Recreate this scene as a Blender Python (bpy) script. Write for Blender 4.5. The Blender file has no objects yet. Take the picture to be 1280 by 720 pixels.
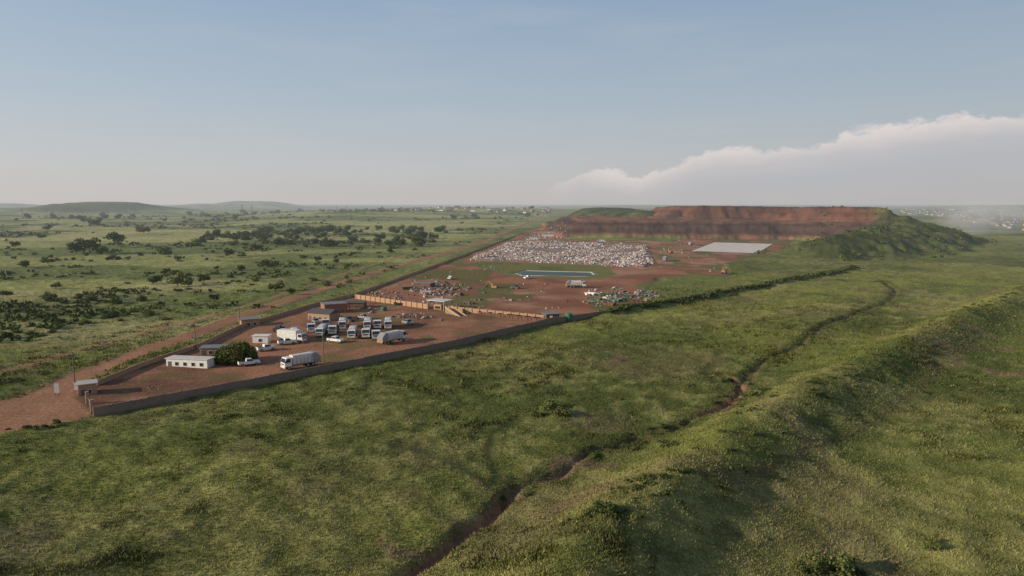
import bpy, math, random, bmesh
import numpy as np
from mathutils import Vector
random.seed(4); RNG=np.random.default_rng(7)
C=bpy.data.collections.new('place'); bpy.context.scene.collection.children.link(C)
H=40.0; F=853.0; P=math.atan(105/F)
def G(px,py,z=0.0):
    a=(px-640)/F; b=(360-py)/F
    dx=a; dy=math.cos(P)+b*math.sin(P); dz=-math.sin(P)+b*math.cos(P)
    t=(z-H)/dz
    return (t*dx,t*dy)
# ---------------------------------------------------------------- numpy noise
def _h(ix,iy,s):
    h=(ix*374761393+iy*668265263+s*974711)&0xffffffff
    h=((h^(h>>13))*1274126177)&0xffffffff
    h=h^(h>>16)
    return (h&0xffff)/65535.0
def vn(x,y,s=0):
    x0=np.floor(x); y0=np.floor(y); fx=x-x0; fy=y-y0
    ix=x0.astype(np.int64); iy=y0.astype(np.int64)
    fx=fx*fx*(3-2*fx); fy=fy*fy*(3-2*fy)
    return (_h(ix,iy,s)*(1-fx)+_h(ix+1,iy,s)*fx)*(1-fy)+(_h(ix,iy+1,s)*(1-fx)+_h(ix+1,iy+1,s)*fx)*fy
def fbm(x,y,o=3,s=0):
    r=0;a=.5;t=0
    for i in range(o):
        r=r+a*vn(x*2**i+13.7*i,y*2**i-7.1*i,s+i); t+=a; a*=.5
    return r/t
def ss(a,b,v):
    t=np.clip((v-a)/(b-a),0,1); return t*t*(3-2*t)
def segd(x,y,pts):
    best=np.full(x.shape,1e9)
    for (ax,ay),(bx,by) in zip(pts[:-1],pts[1:]):
        dx,dy=bx-ax,by-ay; L=dx*dx+dy*dy+1e-9
        t=np.clip(((x-ax)*dx+(y-ay)*dy)/L,0,1)
        best=np.minimum(best,np.hypot(x-ax-t*dx,y-ay-t*dy))
    return best
def psd(x,y,poly):       # positive inside
    d=segd(x,y,poly+[poly[0]]); ins=np.zeros(x.shape,bool)
    n=len(poly)
    for i in range(n):
        x1,y1=poly[i]; x2,y2=poly[(i+1)%n]
        if y1==y2: continue
        c=((y1>y)!=(y2>y))&(x<(x2-x1)*(y-y1)/(y2-y1)+x1)
        ins^=c
    return np.where(ins,d,-d)
def gp(l): return [G(*p) for p in l]
YARD=gp([(92,500),(180,458),(250,436),(300,413),(400,384),(440,374),(548,390),(697,404),(560,438),(400,471),(118,526)])
OPS=gp([(440,374),(500,352),(590,318),(655,293),(690,277),(706,280),(712,300),(830,303),(880,296),(1000,295),(970,320),(905,330),(912,347),(860,346),(826,348),(800,368),(800,384),(735,396),(697,405),(548,390)])
GATE=gp([(-60,520),(0,506),(60,490),(95,474),(120,500),(112,527),(60,538),(0,548),(-60,560)])
ROAD=gp([(-60,526),(40,505),(100,475),(180,442),(250,418),(300,398),(380,371),(430,354),(500,333),(590,308),(650,285),(690,266),(700,261)])
TRK=gp([(-60,482),(0,470),(100,440),(180,419),(250,401),(330,378),(420,347),(520,316),(600,294),(660,275)])
TRK2=gp([(-60,440),(60,432),(160,424),(210,408),(300,388)])
POND=gp([(646,343),(659,339.5),(738,341.5),(742,344.5),(733,347),(654,345.5)])
PBANK=gp([(590,333),(600,328),(760,334),(770,345),(752,351),(640,348)])
TRASH=gp([(588,327),(640,304),(700,304),(806,309),(813,331),(800,336),(700,331)])
SLAB=gp([(864,315),(893,304),(966,306),(946,318)])
GREEN1=gp([(795,358),(830,348),(905,346),(915,352),(870,372),(800,384),(790,372)])
T1=[(40,900),(56,812),(169,785),(310,768),(345,715),(400,672),(440,690),(515,860),(540,1250),(60,1250)]
T2=[(190,905),(262,888),(345,862),(392,770),(412,722),(448,745),(492,885),(500,1200),(215,1200)]
GH=[(200,545),(205,505),(232,472),(300,495),(390,575),(492,695),(575,860),(480,1000),(400,900),(375,810),(335,740),(272,640)]
BH=[(70,1180),(150,1000),(260,960),(300,1100),(330,1600),(120,1700)]
BERM=gp([(1420,318),(1290,372),(1180,425),(1095,470),(1010,520),(930,572),(860,618),(800,668),(735,740),(690,800)])
GULLY=gp([(470,750),(510,718),(540,697),(562,680),(580,664),(606,652),(632,626)])
DITCH=gp([(632,626),(648,612),(700,598),(735,572),(768,566),(800,552),(840,546),(868,532),(893,523),(920,507),(926,492),(917,480),(903,474)])
DITCH2=gp([(926,486),(944,466),(965,450),(1000,433),(1030,408),(1062,398),(1100,384),(1116,374),(1120,364),(1104,352)])
SOIL=gp([(880,528),(905,517),(922,505),(927,490),(914,478)])
PATH1=gp([(470,560),(520,570),(575,590),(612,614),(622,600),(608,570),(615,548),(645,528)])
PATH2=gp([(900,640),(1000,585),(1090,540),(1180,470)])
PATH3=gp([(300,540),(420,590),(520,625),(575,668)])
PATH4=gp([(800,420),(860,425),(900,445),(880,470),(905,500)])
FENCE2=gp([(697,405),(760,396),(830,383),(900,369),(1000,350),(1070,338)])
def mix(a,b,t):
    t=t[...,None] if t.ndim==a.ndim-1 else t
    return a*(1-t)+np.asarray(b)*t
def terrain(x,y):
    x=np.asarray(x,float); y=np.asarray(y,float)
    d=np.hypot(x,y)
    n60=fbm(x/70,y/70,3,1); n9=fbm(x/11,y/11,3,5); n2=fbm(x/2.6,y/2.6,2,9); n200=fbm(x/260,y/160,4,12); n25=fbm(x/24,y/24,3,15)
    e=(n9-.5)*5*np.clip(d/200,1,6)+(n2-.5)*2
    yard=ss(-.6,.6,psd(x,y,YARD)+(n2-.5)*.6)
    ops=ss(-2,2,psd(x,y,OPS)+e*.6)
    gate=ss(-1,1,psd(x,y,GATE)+e*.5)
    rd=segd(x,y,ROAD); road=1-ss(2.6,5.0,rd+(n9-.5)*3+(n2-.5)*1.5)
    td=segd(x,y,TRK); td2=segd(x,y,TRK2); trk=np.maximum((1-ss(.7,2.5,td+(n2-.5)*2+(n9-.5)*2))*.65,(1-ss(.7,2.5,td2+(n2-.5)*2))*.5)
    dirt=np.maximum.reduce([yard,ops,gate,road])
    pb=ss(-2,2,psd(x,y,PBANK)+e*.3); pond=psd(x,y,POND)
    g1=ss(-2,3,psd(x,y,GREEN1)+e*.5)
    slab=ss(-1,0,psd(x,y,SLAB)); ptr=psd(x,y,TRASH); trash=ss(-3,3,ptr+e*.8)
    rough=(1-np.maximum(dirt,trk))
    z=((n2-.5)*.45+(n9-.5)*1.2+(n60-.5)*2.2)*rough*(.4+.6*ss(2,14,rd))
    bd=segd(x,y,BERM); bn=(.9+.2*fbm(x/25,y/25,2,31))
    berm=np.exp(-(bd/8.5)**2)*4.7*bn+np.exp(-(bd/3)**2)*(n2-.3)*.4
    z=z*(1-.4*np.exp(-(bd/14)**2))+berm
    gd=segd(x,y,GULLY)+(n9-.5)*.8; dd=segd(x,y,DITCH)+(n2-.5)*.7+(n9-.5)*.8; dd2=segd(x,y,DITCH2)+(n2-.5)*1.2+(n9-.5)*1.5; so=segd(x,y,SOIL)
    z=z-1.3*np.exp(-(gd/(.8+.6*n9))**2)-.9*np.exp(-(dd/.9)**2)-.8*np.exp(-(dd2/1.2)**2)
    f2=segd(x,y,FENCE2); z=z+1.3*np.exp(-(f2/3.)**2)*ss(6,30,np.hypot(x-FENCE2[0][0],y-FENCE2[0][1]))
    z=np.where(ptr>-4,z+trash*(.3+1.5*fbm(x/13,y/13,3,44)),z)
    z=z-pb*.6*ss(-3,1,pond)
    s1=psd(x,y,T1); s2=psd(x,y,T2); sg=psd(x,y,GH); sb=psd(x,y,BH)
    f30=fbm(x/32,y/32,4,50); f12=fbm(x/12,y/12,3,55)
    j=(f30-.5)*24+(f12-.5)*8
    t1=np.clip((s1+j)/46,0,1); t2=np.clip((s2+j*.8)/34,0,1)
    ter=t1+.05*np.sin(t1*12.5); te2=np.clip(t2+.05*np.sin(t2*12.5+f30*3),0,1)
    h1=18.5*np.clip(ter,0,1)**.8+(f30-.5)*2.5*t1; h2=te2*17.2+t2*(f30-.5)*1.5+(f12-.5)*2.5*t2*(1-t2)*2
    tg=np.clip((sg+j*.7)/120,0,1)
    hg=27*tg*(1.7-.7*tg)*(.86+.28*fbm(x/50,y/50,3,60))+ss(0,.2,tg)*((n9-.5)*3+(f12-.5)*2.5)
    hb=31*np.sin(np.clip((sb+j)/90,0,1)*np.pi/2)
    ha=h1+h2; k=9.0; hh=np.clip(.5+.5*(hg-ha)/k,0,1); hm=ha*(1-hh)+hg*hh+k*hh*(1-hh)*ss(0,.1,tg)*ss(0,.1,t1)
    hm=np.where(tg>0,hm,ha)
    mound=np.maximum(hm,hb)
    z=z+mound*(1-slab)
    def hill(px,zp,dep,w,w2): 
        cx=(px-640)/F*dep
        return zp*np.exp(-((x-cx)/w)**2-((y-dep)/w2)**2)
    near=np.minimum(hill(125,42,2900,170,400),27+3*n200)+hill(90,15,3000,430,500)+hill(185,10,3000,300,400)+hill(0,22,3800,260,500)
    far=near+hill(300,58,7600,260,700)+hill(255,42,7800,330,700)+hill(345,50,7700,220,700)+hill(10,50,7400,350,800)+hill(1000,25,8000,900,900)+hill(800,25,8000,900,900)+hill(1240,25,6000,900,900)
    far=far+hill(600,18,2600,500,500)+hill(480,14,2000,300,400)
    z=z+far+ss(1300,3200,d)*(fbm(x/700,y/900,4,70)*34-17)*ss(12000,9000,d)+ss(500,1400,d)*(fbm(x/240,y/240,3,72)-.5)*11*(1-ss(3000,6000,d))
    # colours
    gl=np.array([.200,.205,.056]); gd_=np.array([.108,.126,.036]); gs=np.array([.29,.25,.10])
    c=np.ones(x.shape+(3,))*gl
    c=mix(c,gd_,ss(.38,.64,n60*.45+n25*.35+n200*.2))
    c=mix(c,gs,.5*ss(.48,.70,fbm(x/26,y/26,3,80)*.65+n2*.35))
    c=mix(c,np.array([.080,.094,.030]),.5*ss(.58,.68,fbm(x/9,y/9,3,82)*.6+n25*.4))
    c=mix(c,np.array([.20,.145,.085]),.35*ss(.58,.70,fbm(x/15,y/15,3,86)))
    xl=-80+(y-130)*.103-12
    lf=ss(-15,15,xl-x)*ss(150,230,y)
    c=mix(c,np.array([.33,.32,.115]),.85*lf)
    c=mix(c,np.array([.13,.155,.050]),lf*ss(.50,.60,fbm(x/150,y/95,4,90))*.8)
    c=mix(c,np.array([.42,.36,.17]),lf*ss(.54,.68,fbm(x/190,y/70,3,95))*.7)
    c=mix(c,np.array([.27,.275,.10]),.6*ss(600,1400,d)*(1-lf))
    c=mix(c,np.array([.09,.11,.042]),.7*ss(450,900,d)*ss(.53,.60,fbm(x/230,y/170,4,97)))
    c=mix(c,np.array([.10,.12,.05]),ss(8,20,near)*.7)
    c=c*(.74+.52*n2)[...,None]
    c=mix(c,np.array([.055,.066,.022]),.6*np.exp(-((np.minimum(dd,dd2)-1.8)/1.6)**2))
    c=mix(c,np.array([.16,.095,.06]),.9*np.exp(-(dd/.75)**2))
    c=mix(c,np.array([.13,.085,.055]),.75*np.exp(-(dd2/.8)**2))
    c=mix(c,np.array([.06,.068,.026]),.75*np.exp(-((f2+(n9-.5)*3)/2.6)**2)*(1-yard))
    c=mix(c,np.array([.24,.125,.08]),np.maximum(np.exp(-((gd-.1)/1.0)**2),.95*np.exp(-(so/1.3)**2)))
    c=mix(c,np.array([.060,.068,.024]),.85*np.exp(-(segd(x,y,PATH1)/.95)**2))
    c=mix(c,np.array([.075,.082,.03]),.6*np.exp(-(segd(x,y,PATH3)/1.2)**2))
    c=mix(c,np.array([.07,.078,.03]),.75*np.exp(-(segd(x,y,PATH4)/1.2)**2))
    c=mix(c,np.array([.11,.09,.045]),.5*np.exp(-(segd(x,y,PATH2)/.9)**2))
    sp=ss(.72,.80,fbm(x/7,y/7,2,101))*ss(.54,.66,fbm(x/60,y/60,2,104))
    c=mix(c,np.array([.20,.13,.085]),sp*.6)
    red=mix(mix(np.ones(x.shape+(3,))*np.array([.31,.135,.076]),np.array([.39,.22,.14]),ss(.42,.72,n60*.5+n9*.5)),np.array([.19,.085,.052]),.7*ss(.48,.68,fbm(x/22,y/22,3,110)))
    brown=mix(np.ones(x.shape+(3,))*np.array([.32,.155,.092]),np.array([.18,.092,.058]),ss(.40,.64,n9*.6+n60*.4))
    rdc=np.ones(x.shape+(3,))*np.array([.33,.172,.10])
    c=mix(c,rdc,trk)
    c=mix(c,red,ops)
    c=mix(c,rdc*(.8+.3*n2)[...,None]*(.75+.5*n9)[...,None],np.maximum(road,gate))
    c=mix(c,brown*(.85+.3*n2)[...,None],yard)
    gr=np.array([.15,.165,.052])*np.ones(x.shape+(3,))
    c=mix(c,gr,np.maximum(pb*.85,g1*ss(.3,.5,n9)))
    c=mix(c,gr*.75,ops*.8*ss(.51,.60,fbm(x/22,y/30,3,120))*(1-ss(-10,0,ptr)))
    c=mix(c,gr*.8,yard*.5*ss(.60,.68,fbm(x/9,y/9,3,122)))
    c=mix(c,np.array([.26,.205,.17]),trash*.9)
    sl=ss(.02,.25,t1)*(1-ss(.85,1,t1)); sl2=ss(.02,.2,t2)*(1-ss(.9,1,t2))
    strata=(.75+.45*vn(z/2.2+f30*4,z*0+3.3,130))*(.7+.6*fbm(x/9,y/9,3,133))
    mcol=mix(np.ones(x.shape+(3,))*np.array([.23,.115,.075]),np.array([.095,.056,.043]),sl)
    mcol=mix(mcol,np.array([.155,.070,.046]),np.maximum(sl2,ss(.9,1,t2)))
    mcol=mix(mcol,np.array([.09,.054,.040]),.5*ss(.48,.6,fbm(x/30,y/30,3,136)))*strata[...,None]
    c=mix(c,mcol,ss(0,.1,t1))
    ghc=mix(np.ones(x.shape+(3,))*np.array([.115,.128,.043]),np.array([.058,.070,.025]),ss(.40,.60,fbm(x/30,y/30,4,140)))
    ghc=mix(ghc,np.array([.14,.095,.06]),.35*ss(.56,.66,fbm(x/30,y/18,3,150)))*(.7+.6*f12)[...,None]
    gm=ss(-3,2.,hg-ha)*ss(0,.06,tg)
    c=mix(c,ghc,gm)
    c=mix(c,ghc*.8,ss(0,.1,(sb+j)/90)*np.where(hb>h1+h2,1.,0.))
    c=mix(c,ghc,ss(.515,.55,x/np.maximum(y,1)+(n9-.5)*.05)*ss(0,.1,t1)*(1-gm))
    c=mix(c,np.array([.44,.38,.31]),slab)
    return z,c,np.clip(rough*(1-ops)*(1-ss(0,.1,t1))*(1-trash),0,1)*(1-np.exp(-(gd/1.1)**2))*(1-.9*np.exp(-(dd/.9)**2))*(1-.7*np.exp(-(dd2/.9)**2))*(1-np.exp(-(so/1.3)**2))*(1-.85*np.exp(-(segd(x,y,PATH1)/.8)**2))
def zat(x,y):
    return float(terrain(np.array([x]),np.array([y]))[0][0])
# ---------------------------------------------------------------- materials
def nn(nt,t,**k):
    n=nt.nodes.new(t)
    for a,b in k.items(): setattr(n,a,b)
    return n
def math_(nt,op,a,b=None,c=None,clamp=False):
    n=nt.nodes.new('ShaderNodeMath'); n.operation=op; n.use_clamp=clamp
    for i,v in enumerate((a,b,c)):
        if v is None: continue
        if isinstance(v,(int,float)): n.inputs[i].default_value=v
        else: nt.links.new(v,n.inputs[i])
    return n.outputs[0]
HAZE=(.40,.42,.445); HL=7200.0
def paint_haze(m,sh):  # aerial haze painted into the material: flat emission mixed in with distance from origin
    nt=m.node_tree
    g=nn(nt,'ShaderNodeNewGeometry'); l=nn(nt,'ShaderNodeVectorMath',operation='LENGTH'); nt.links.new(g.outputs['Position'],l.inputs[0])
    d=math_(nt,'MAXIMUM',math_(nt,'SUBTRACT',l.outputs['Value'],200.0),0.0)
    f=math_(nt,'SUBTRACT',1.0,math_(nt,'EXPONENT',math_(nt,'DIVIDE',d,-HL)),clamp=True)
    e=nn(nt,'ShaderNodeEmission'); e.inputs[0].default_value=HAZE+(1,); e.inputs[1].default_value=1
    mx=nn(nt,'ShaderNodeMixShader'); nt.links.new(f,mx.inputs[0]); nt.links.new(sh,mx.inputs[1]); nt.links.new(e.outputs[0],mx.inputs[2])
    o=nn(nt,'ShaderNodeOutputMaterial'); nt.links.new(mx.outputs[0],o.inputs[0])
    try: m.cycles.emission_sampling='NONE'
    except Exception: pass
def mat(name,col,rough=.8,var=.25,scale=1.5,metal=0,attr=False,rnd=0,bump=0,coord='Object',spec=.3,col2=None):
    m=bpy.data.materials.new(name); m.use_nodes=True; nt=m.node_tree; nt.nodes.clear()
    b=nn(nt,'ShaderNodeBsdfPrincipled'); b.inputs['Roughness'].default_value=rough; b.inputs['Metallic'].default_value=metal
    b.inputs['Specular IOR Level'].default_value=spec
    tc=nn(nt,'ShaderNodeTexCoord'); no=nn(nt,'ShaderNodeTexNoise'); no.inputs['Scale'].default_value=scale; no.inputs['Detail'].default_value=6; no.inputs['Roughness'].default_value=.65
    if coord=='pos':
        g=nn(nt,'ShaderNodeNewGeometry'); nt.links.new(g.outputs['Position'],no.inputs['Vector'])
    else: nt.links.new(tc.outputs['Object'],no.inputs['Vector'])
    if attr:
        a=nn(nt,'ShaderNodeVertexColor',layer_name='Col'); csrc=a.outputs['Color']
    else:
        r=nn(nt,'ShaderNodeRGB'); r.outputs[0].default_value=tuple(col)+(1,); csrc=r.outputs[0]
    if col2:
        mr=nn(nt,'ShaderNodeMapRange'); mr.inputs[1].default_value=.45; mr.inputs[2].default_value=.65; nt.links.new(no.outputs[0],mr.inputs[0])
        mc=nn(nt,'ShaderNodeMix',data_type='RGBA'); nt.links.new(mr.outputs[0],mc.inputs[0]); nt.links.new(csrc,mc.inputs[6]); mc.inputs[7].default_value=tuple(col2)+(1,); csrc=mc.outputs[2]
    f=math_(nt,'MULTIPLY_ADD',math_(nt,'SUBTRACT',no.outputs[0],.5),var*4,1.0)
    if rnd:
        oi=nn(nt,'ShaderNodeObjectInfo'); f=math_(nt,'MULTIPLY',f,math_(nt,'MULTIPLY_ADD',oi.outputs['Random'],rnd,1-rnd/2))
    f=math_(nt,'MAXIMUM',f,.1)
    vm=nn(nt,'ShaderNodeVectorMath',operation='SCALE'); nt.links.new(csrc,vm.inputs[0]); nt.links.new(f,vm.inputs['Scale'])
    nt.links.new(vm.outputs[0],b.inputs['Base Color'])
    if bump:
        bu=nn(nt,'ShaderNodeBump'); bu.inputs['Strength'].default_value=bump; bu.inputs['Distance'].default_value=.4; nt.links.new(no.outputs[0],bu.inputs['Height']); nt.links.new(bu.outputs[0],b.inputs['Normal'])
    paint_haze(m,b.outputs[0]); return m
M={}
M['ground']=mat('ground_cover',(1,1,1),.95,.40,1.3,attr=True,bump=.5,coord='pos',spec=.05)
M['grass']=mat('grass_blades',(1,1,1),.9,.1,.3,attr=True,coord='pos',spec=.1)
M['leaf']=mat('leaf',(.080,.102,.030),.8,.35,.8,rnd=.6,spec=.15)
M['leaf2']=mat('leaf_olive',(.125,.140,.042),.8,.35,.8,rnd=.5,spec=.15)
M['scrub']=mat('scrub_leaf',(.088,.105,.034),.85,.3,.05,coord='pos',spec=.1)
M['bark']=mat('bark',(.10,.075,.055),.9,.3,3)
M['white']=mat('white_paint',(.70,.68,.65),.45,.16,.9)
M['dirtywhite']=mat('dusty_white_paint',(.58,.54,.49),.6,.25,.8)
M['mutedwall']=mat('muted_plaster',(.36,.31,.26),.8,.2,.8)
M['glass']=mat('dark_glass',(.03,.035,.04),.12,.05,1,spec=.6)
M['tyre']=mat('tyre_rubber',(.025,.024,.023),.9,.2,4)
M['rim']=mat('wheel_rim',(.35,.34,.32),.5,.2,4)
M['chassis']=mat('chassis_steel',(.05,.048,.045),.7,.3,2)
M['lamp']=mat('lamp_lens',(.7,.6,.45),.2,.05,2)
M['orange']=mat('orange_trim',(.55,.20,.05),.6,.15,2)
M['brick']=mat('tan_block_wall',(.42,.27,.17),.9,.25,1.2,col2=(.30,.18,.11))
M['conc']=mat('dusty_precast_concrete',(.27,.20,.15),.9,.30,.8,col2=(.17,.125,.10))
M['concl']=mat('pale_concrete',(.42,.39,.35),.85,.15,.5)
M['redbrick']=mat('red_brick',(.28,.13,.085),.9,.2,2)
M['roofg']=mat('grey_roof_sheet',(.19,.18,.17),.6,.2,1)
M['roofd']=mat('dark_roof_sheet',(.09,.08,.08),.7,.2,1)
M['rust']=mat('rusty_steel',(.15,.08,.055),.85,.35,1)
M['green']=mat('green_paint',(.045,.12,.07),.6,.3,1)
M['blue']=mat('blue_paint',(.08,.14,.26),.6,.25,1)
M['silver']=mat('silver_paint',(.30,.30,.30),.4,.1,1,metal=.3)
M['darkcar']=mat('dark_grey_paint',(.06,.06,.065),.4,.1,1)
M['tank']=mat('green_plastic',(.04,.15,.085),.45,.1,1)
M['yellow']=mat('yellow_machine_paint',(.28,.17,.06),.7,.3,1)
M['pole']=mat('weathered_pole',(.16,.13,.11),.8,.2,2)
M['steel']=mat('galvanised_steel',(.25,.26,.27),.5,.1,1,metal=.4)
M['towersteel']=mat('tower_steel',(.14,.14,.14),.7,.1,.1)
M['trash']=mat('mixed_refuse',(1,1,1),.8,.2,.8,attr=True)
M['door']=mat('door_paint',(.12,.10,.09),.6,.1,1)
M['slab']=mat('pale_slab',(.62,.54,.46),.9,.16,.12)
m=bpy.data.materials.new('pond_water'); m.use_nodes=True; nt=m.node_tree; nt.nodes.clear()
b=nn(nt,'ShaderNodeBsdfPrincipled'); b.inputs['Base Color'].default_value=(.035,.05,.035,1); b.inputs['Roughness'].default_value=.3; b.inputs['IOR'].default_value=1.08
g_=nn(nt,'ShaderNodeNewGeometry'); no=nn(nt,'ShaderNodeTexNoise'); no.inputs['Scale'].default_value=1.5; no.inputs['Detail'].default_value=3; nt.links.new(g_.outputs['Position'],no.inputs[0]); bu=nn(nt,'ShaderNodeBump'); bu.inputs['Strength'].default_value=.05; bu.inputs['Distance'].default_value=.2; nt.links.new(no.outputs[0],bu.inputs['Height']); nt.links.new(bu.outputs[0],b.inputs['Normal']); paint_haze(m,b.outputs[0]); M['water']=m
# ---------------------------------------------------------------- mesh helpers
def mesh_np(name,V,Fc,mat_,col=None,smooth=False):
    me=bpy.data.meshes.new(name); k=Fc.shape[1]
    me.vertices.add(len(V)); me.vertices.foreach_set('co',V.astype(np.float32).ravel())
    me.loops.add(Fc.size); me.loops.foreach_set('vertex_index',Fc.astype(np.int32).ravel())
    me.polygons.add(len(Fc)); me.polygons.foreach_set('loop_start',np.arange(0,Fc.size,k,dtype=np.int32))
    try: me.polygons.foreach_set('loop_total',np.full(len(Fc),k,dtype=np.int32))
    except Exception: pass
    me.polygons.foreach_set('use_smooth',np.full(len(Fc),smooth))
    me.update(calc_edges=True)
    if col is not None:
        a=me.color_attributes.new('Col','FLOAT_COLOR','POINT')
        cc=np.ones((len(V),4),np.float32); cc[:,:3]=col; a.data.foreach_set('color',cc.ravel())
    me.materials.append(mat_)
    return me
def link(name,me,parent=None,loc=None,rz=0):
    o=bpy.data.objects.new(name,me); C.objects.link(o)
    if parent is not None: o.parent=parent
    if loc is not None: o.location=loc
    o.rotation_euler=(0,0,rz); return o
def tag(o,label=None,cat=None,group=None,kind=None):
    if label:o['label']=label
    if cat:o['category']=cat
    if group:o['group']=group
    if kind:o['kind']=kind
    return o
class MB:
    def __init__(s): s.v=[];s.f=[]
    def add(s,v,f):
        n=len(s.v); s.v+=v; s.f+=[tuple(i+n for i in q) for q in f]; return s
    def box(s,x0,x1,y0,y1,z0,z1):
        v=[(x0,y0,z0),(x1,y0,z0),(x1,y1,z0),(x0,y1,z0),(x0,y0,z1),(x1,y0,z1),(x1,y1,z1),(x0,y1,z1)]
        return s.add(v,[(3,2,1,0),(4,5,6,7),(0,1,5,4),(1,2,6,5),(2,3,7,6),(3,0,4,7)])
    def prof(s,pr,y0,y1,inset=None):
        n=len(pr); v=[(x,y0,z) for x,z in pr]+[(x,y1,z) for x,z in pr]
        f=[tuple(range(n)),tuple(range(2*n-1,n-1,-1))]+[(i,i+n,(i+1)%n+n,(i+1)%n) for i in range(n)]
        return s.add(v,f)
    def profx(s,pr,x0,x1):
        n=len(pr); v=[(x0,y,z) for y,z in pr]+[(x1,y,z) for y,z in pr]
        f=[tuple(range(n-1,-1,-1)),tuple(range(n,2*n))]+[((i+1)%n,(i+1)%n+n,i+n,i) for i in range(n)]
        return s.add(v,f)
    def cyl(s,p,q,r,r2=None,n=10):
        r2=r if r2 is None else r2
        p=Vector(p);q=Vector(q);d=(q-p).normalized(); a=d.orthogonal().normalized(); b=d.cross(a)
        v=[];
        for c,rr in((p,r),(q,r2)):
            for i in range(n):
                t=2*math.pi*i/n; w=c+a*(rr*math.cos(t))+b*(rr*math.sin(t)); v.append(tuple(w))
        f=[(i,(i+1)%n,n+(i+1)%n,n+i) for i in range(n)]+[tuple(range(n-1,-1,-1)),tuple(range(n,2*n))]
        return s.add(v,f)
    def mesh(s,name,m,bev=0):
        me=bpy.data.meshes.new(name); me.from_pydata(s.v,[],s.f); me.materials.append(m)
        if bev:
            bm=bmesh.new(); bm.from_mesh(me)
            bmesh.ops.recalc_face_normals(bm,faces=bm.faces)
            bmesh.ops.bevel(bm,geom=[e for e in bm.edges],offset=bev,segments=2,affect='EDGES',clamp_overlap=True)
            bm.to_mesh(me); bm.free()
        me.update(); return me
    def obj(s,name,m,parent=None,bev=0,**k): return link(name,s.mesh(name,m,bev),parent,**k)
def empty(name,loc=(0,0,0),rz=0):
    o=bpy.data.objects.new(name,None); C.objects.link(o); o.location=loc; o.rotation_euler=(0,0,rz); o.empty_display_size=.5; return o
def dup(root,loc,rz,label=None,scale=None):
    r=root.copy(); C.objects.link(r); r.location=loc; r.rotation_euler=(0,0,rz)
    if scale: r.scale=(scale,)*3 if isinstance(scale,(int,float)) else scale
    if label: r['label']=label
    for ch in list(root.children):
        c=ch.copy(); C.objects.link(c); c.parent=r
        for g in list(ch.children):
            q=g.copy(); C.objects.link(q); q.parent=c
    return r
def PQ(a,b):
    x0,y0=G(*a); x1,y1=G(*b); x,y=(x0+x1)/2,(y0+y1)/2
    return (x,y,max(zat(x,y),0)),math.atan2(y1-y0,x1-x0)
def at(px,py,z=None):
    x,y=G(px,py); return (x,y,zat(x,y) if z is None else z)
# ---------------------------------------------------------------- terrain sheet
ang=np.concatenate([np.linspace(-86,-44,60,endpoint=False),np.linspace(-44,44,1050,endpoint=False),np.linspace(44,86,60)])*math.pi/180
rad=np.concatenate([np.geomspace(15,60,30,endpoint=False),np.geomspace(60,2500,640,endpoint=False),np.geomspace(2500,45000,130)])
A,R=np.meshgrid(ang,rad); X=(R*np.sin(A)).ravel(); Y=(R*np.cos(A)-12).ravel()
Z,COL,_=terrain(X,Y)
na,nr=len(ang),len(rad)
i=np.arange((nr-1)*na).reshape(nr-1,na)[:,:-1].ravel()
FC=np.stack([i,i+na,i+na+1,i+1],1)[:,::-1]
gr=link('ground',mesh_np('ground',np.stack([X,Y,Z],1),FC,M['ground'],COL,True)); tag(gr,'rolling grassland with red earth roads and landfill mound','ground',kind='structure')
# ---------------------------------------------------------------- meadow grass
N=520000
a=RNG.uniform(-.74,.74,N); r=np.exp(RNG.uniform(math.log(58),math.log(640),N))
x=r*np.sin(a); y=r*np.cos(a)
z,c,g=terrain(x,y); k=(RNG.random(N)<g); x,y,z,c,r=x[k],y[k],z[k],c[k],r[k]; n=len(x)
cl=ss(.53,.70,fbm(x/3.5,y/3.5,3,210)*.5+fbm(x/24,y/24,3,215)*.5)
s=(.12+.18*RNG.random(n)**2+.42*cl*RNG.random(n))*(.85+np.minimum(r,260)/420)*(1-.45*ss(300,640,r))
V=np.zeros((n,3,3,3)); 
for bidx in range(3):
    t=RNG.uniform(0,2*math.pi,n); w=.20*s+.02; ox=RNG.normal(0,.4,n)*s; oy=RNG.normal(0,.4,n)*s; ln=RNG.normal(0,.45,(n,2))*s[:,None]
    V[:,bidx,0]=np.stack([x+ox-w*np.cos(t),y+oy-w*np.sin(t),z-.08],1)
    V[:,bidx,1]=np.stack([x+ox+w*np.cos(t),y+oy+w*np.sin(t),z-.08],1)
    V[:,bidx,2]=np.stack([x+ox+ln[:,0],y+oy+ln[:,1],z+s*RNG.uniform(.5,1,n)],1)
cv=c*(RNG.uniform(.8,1.22,n)[:,None])*(1-.35*cl)[:,None]; st=(RNG.random(n)<.10); cv[st]=cv[st]*.5+np.array([.32,.27,.13])*.5
cv=np.repeat(cv,9,0); cv=cv.reshape(n,3,3,3); cv[:,:,2]*=1.2; cv[:,:,:2]*=.95
gs=link('meadow_grass',mesh_np('meadow_grass',V.reshape(-1,3),np.arange(n*9).reshape(-1,3),M['grass'],cv.reshape(-1,3)))
tag(gs,'rough green and straw coloured grass covering the open ground around the yard','grass',kind='stuff')
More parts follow.
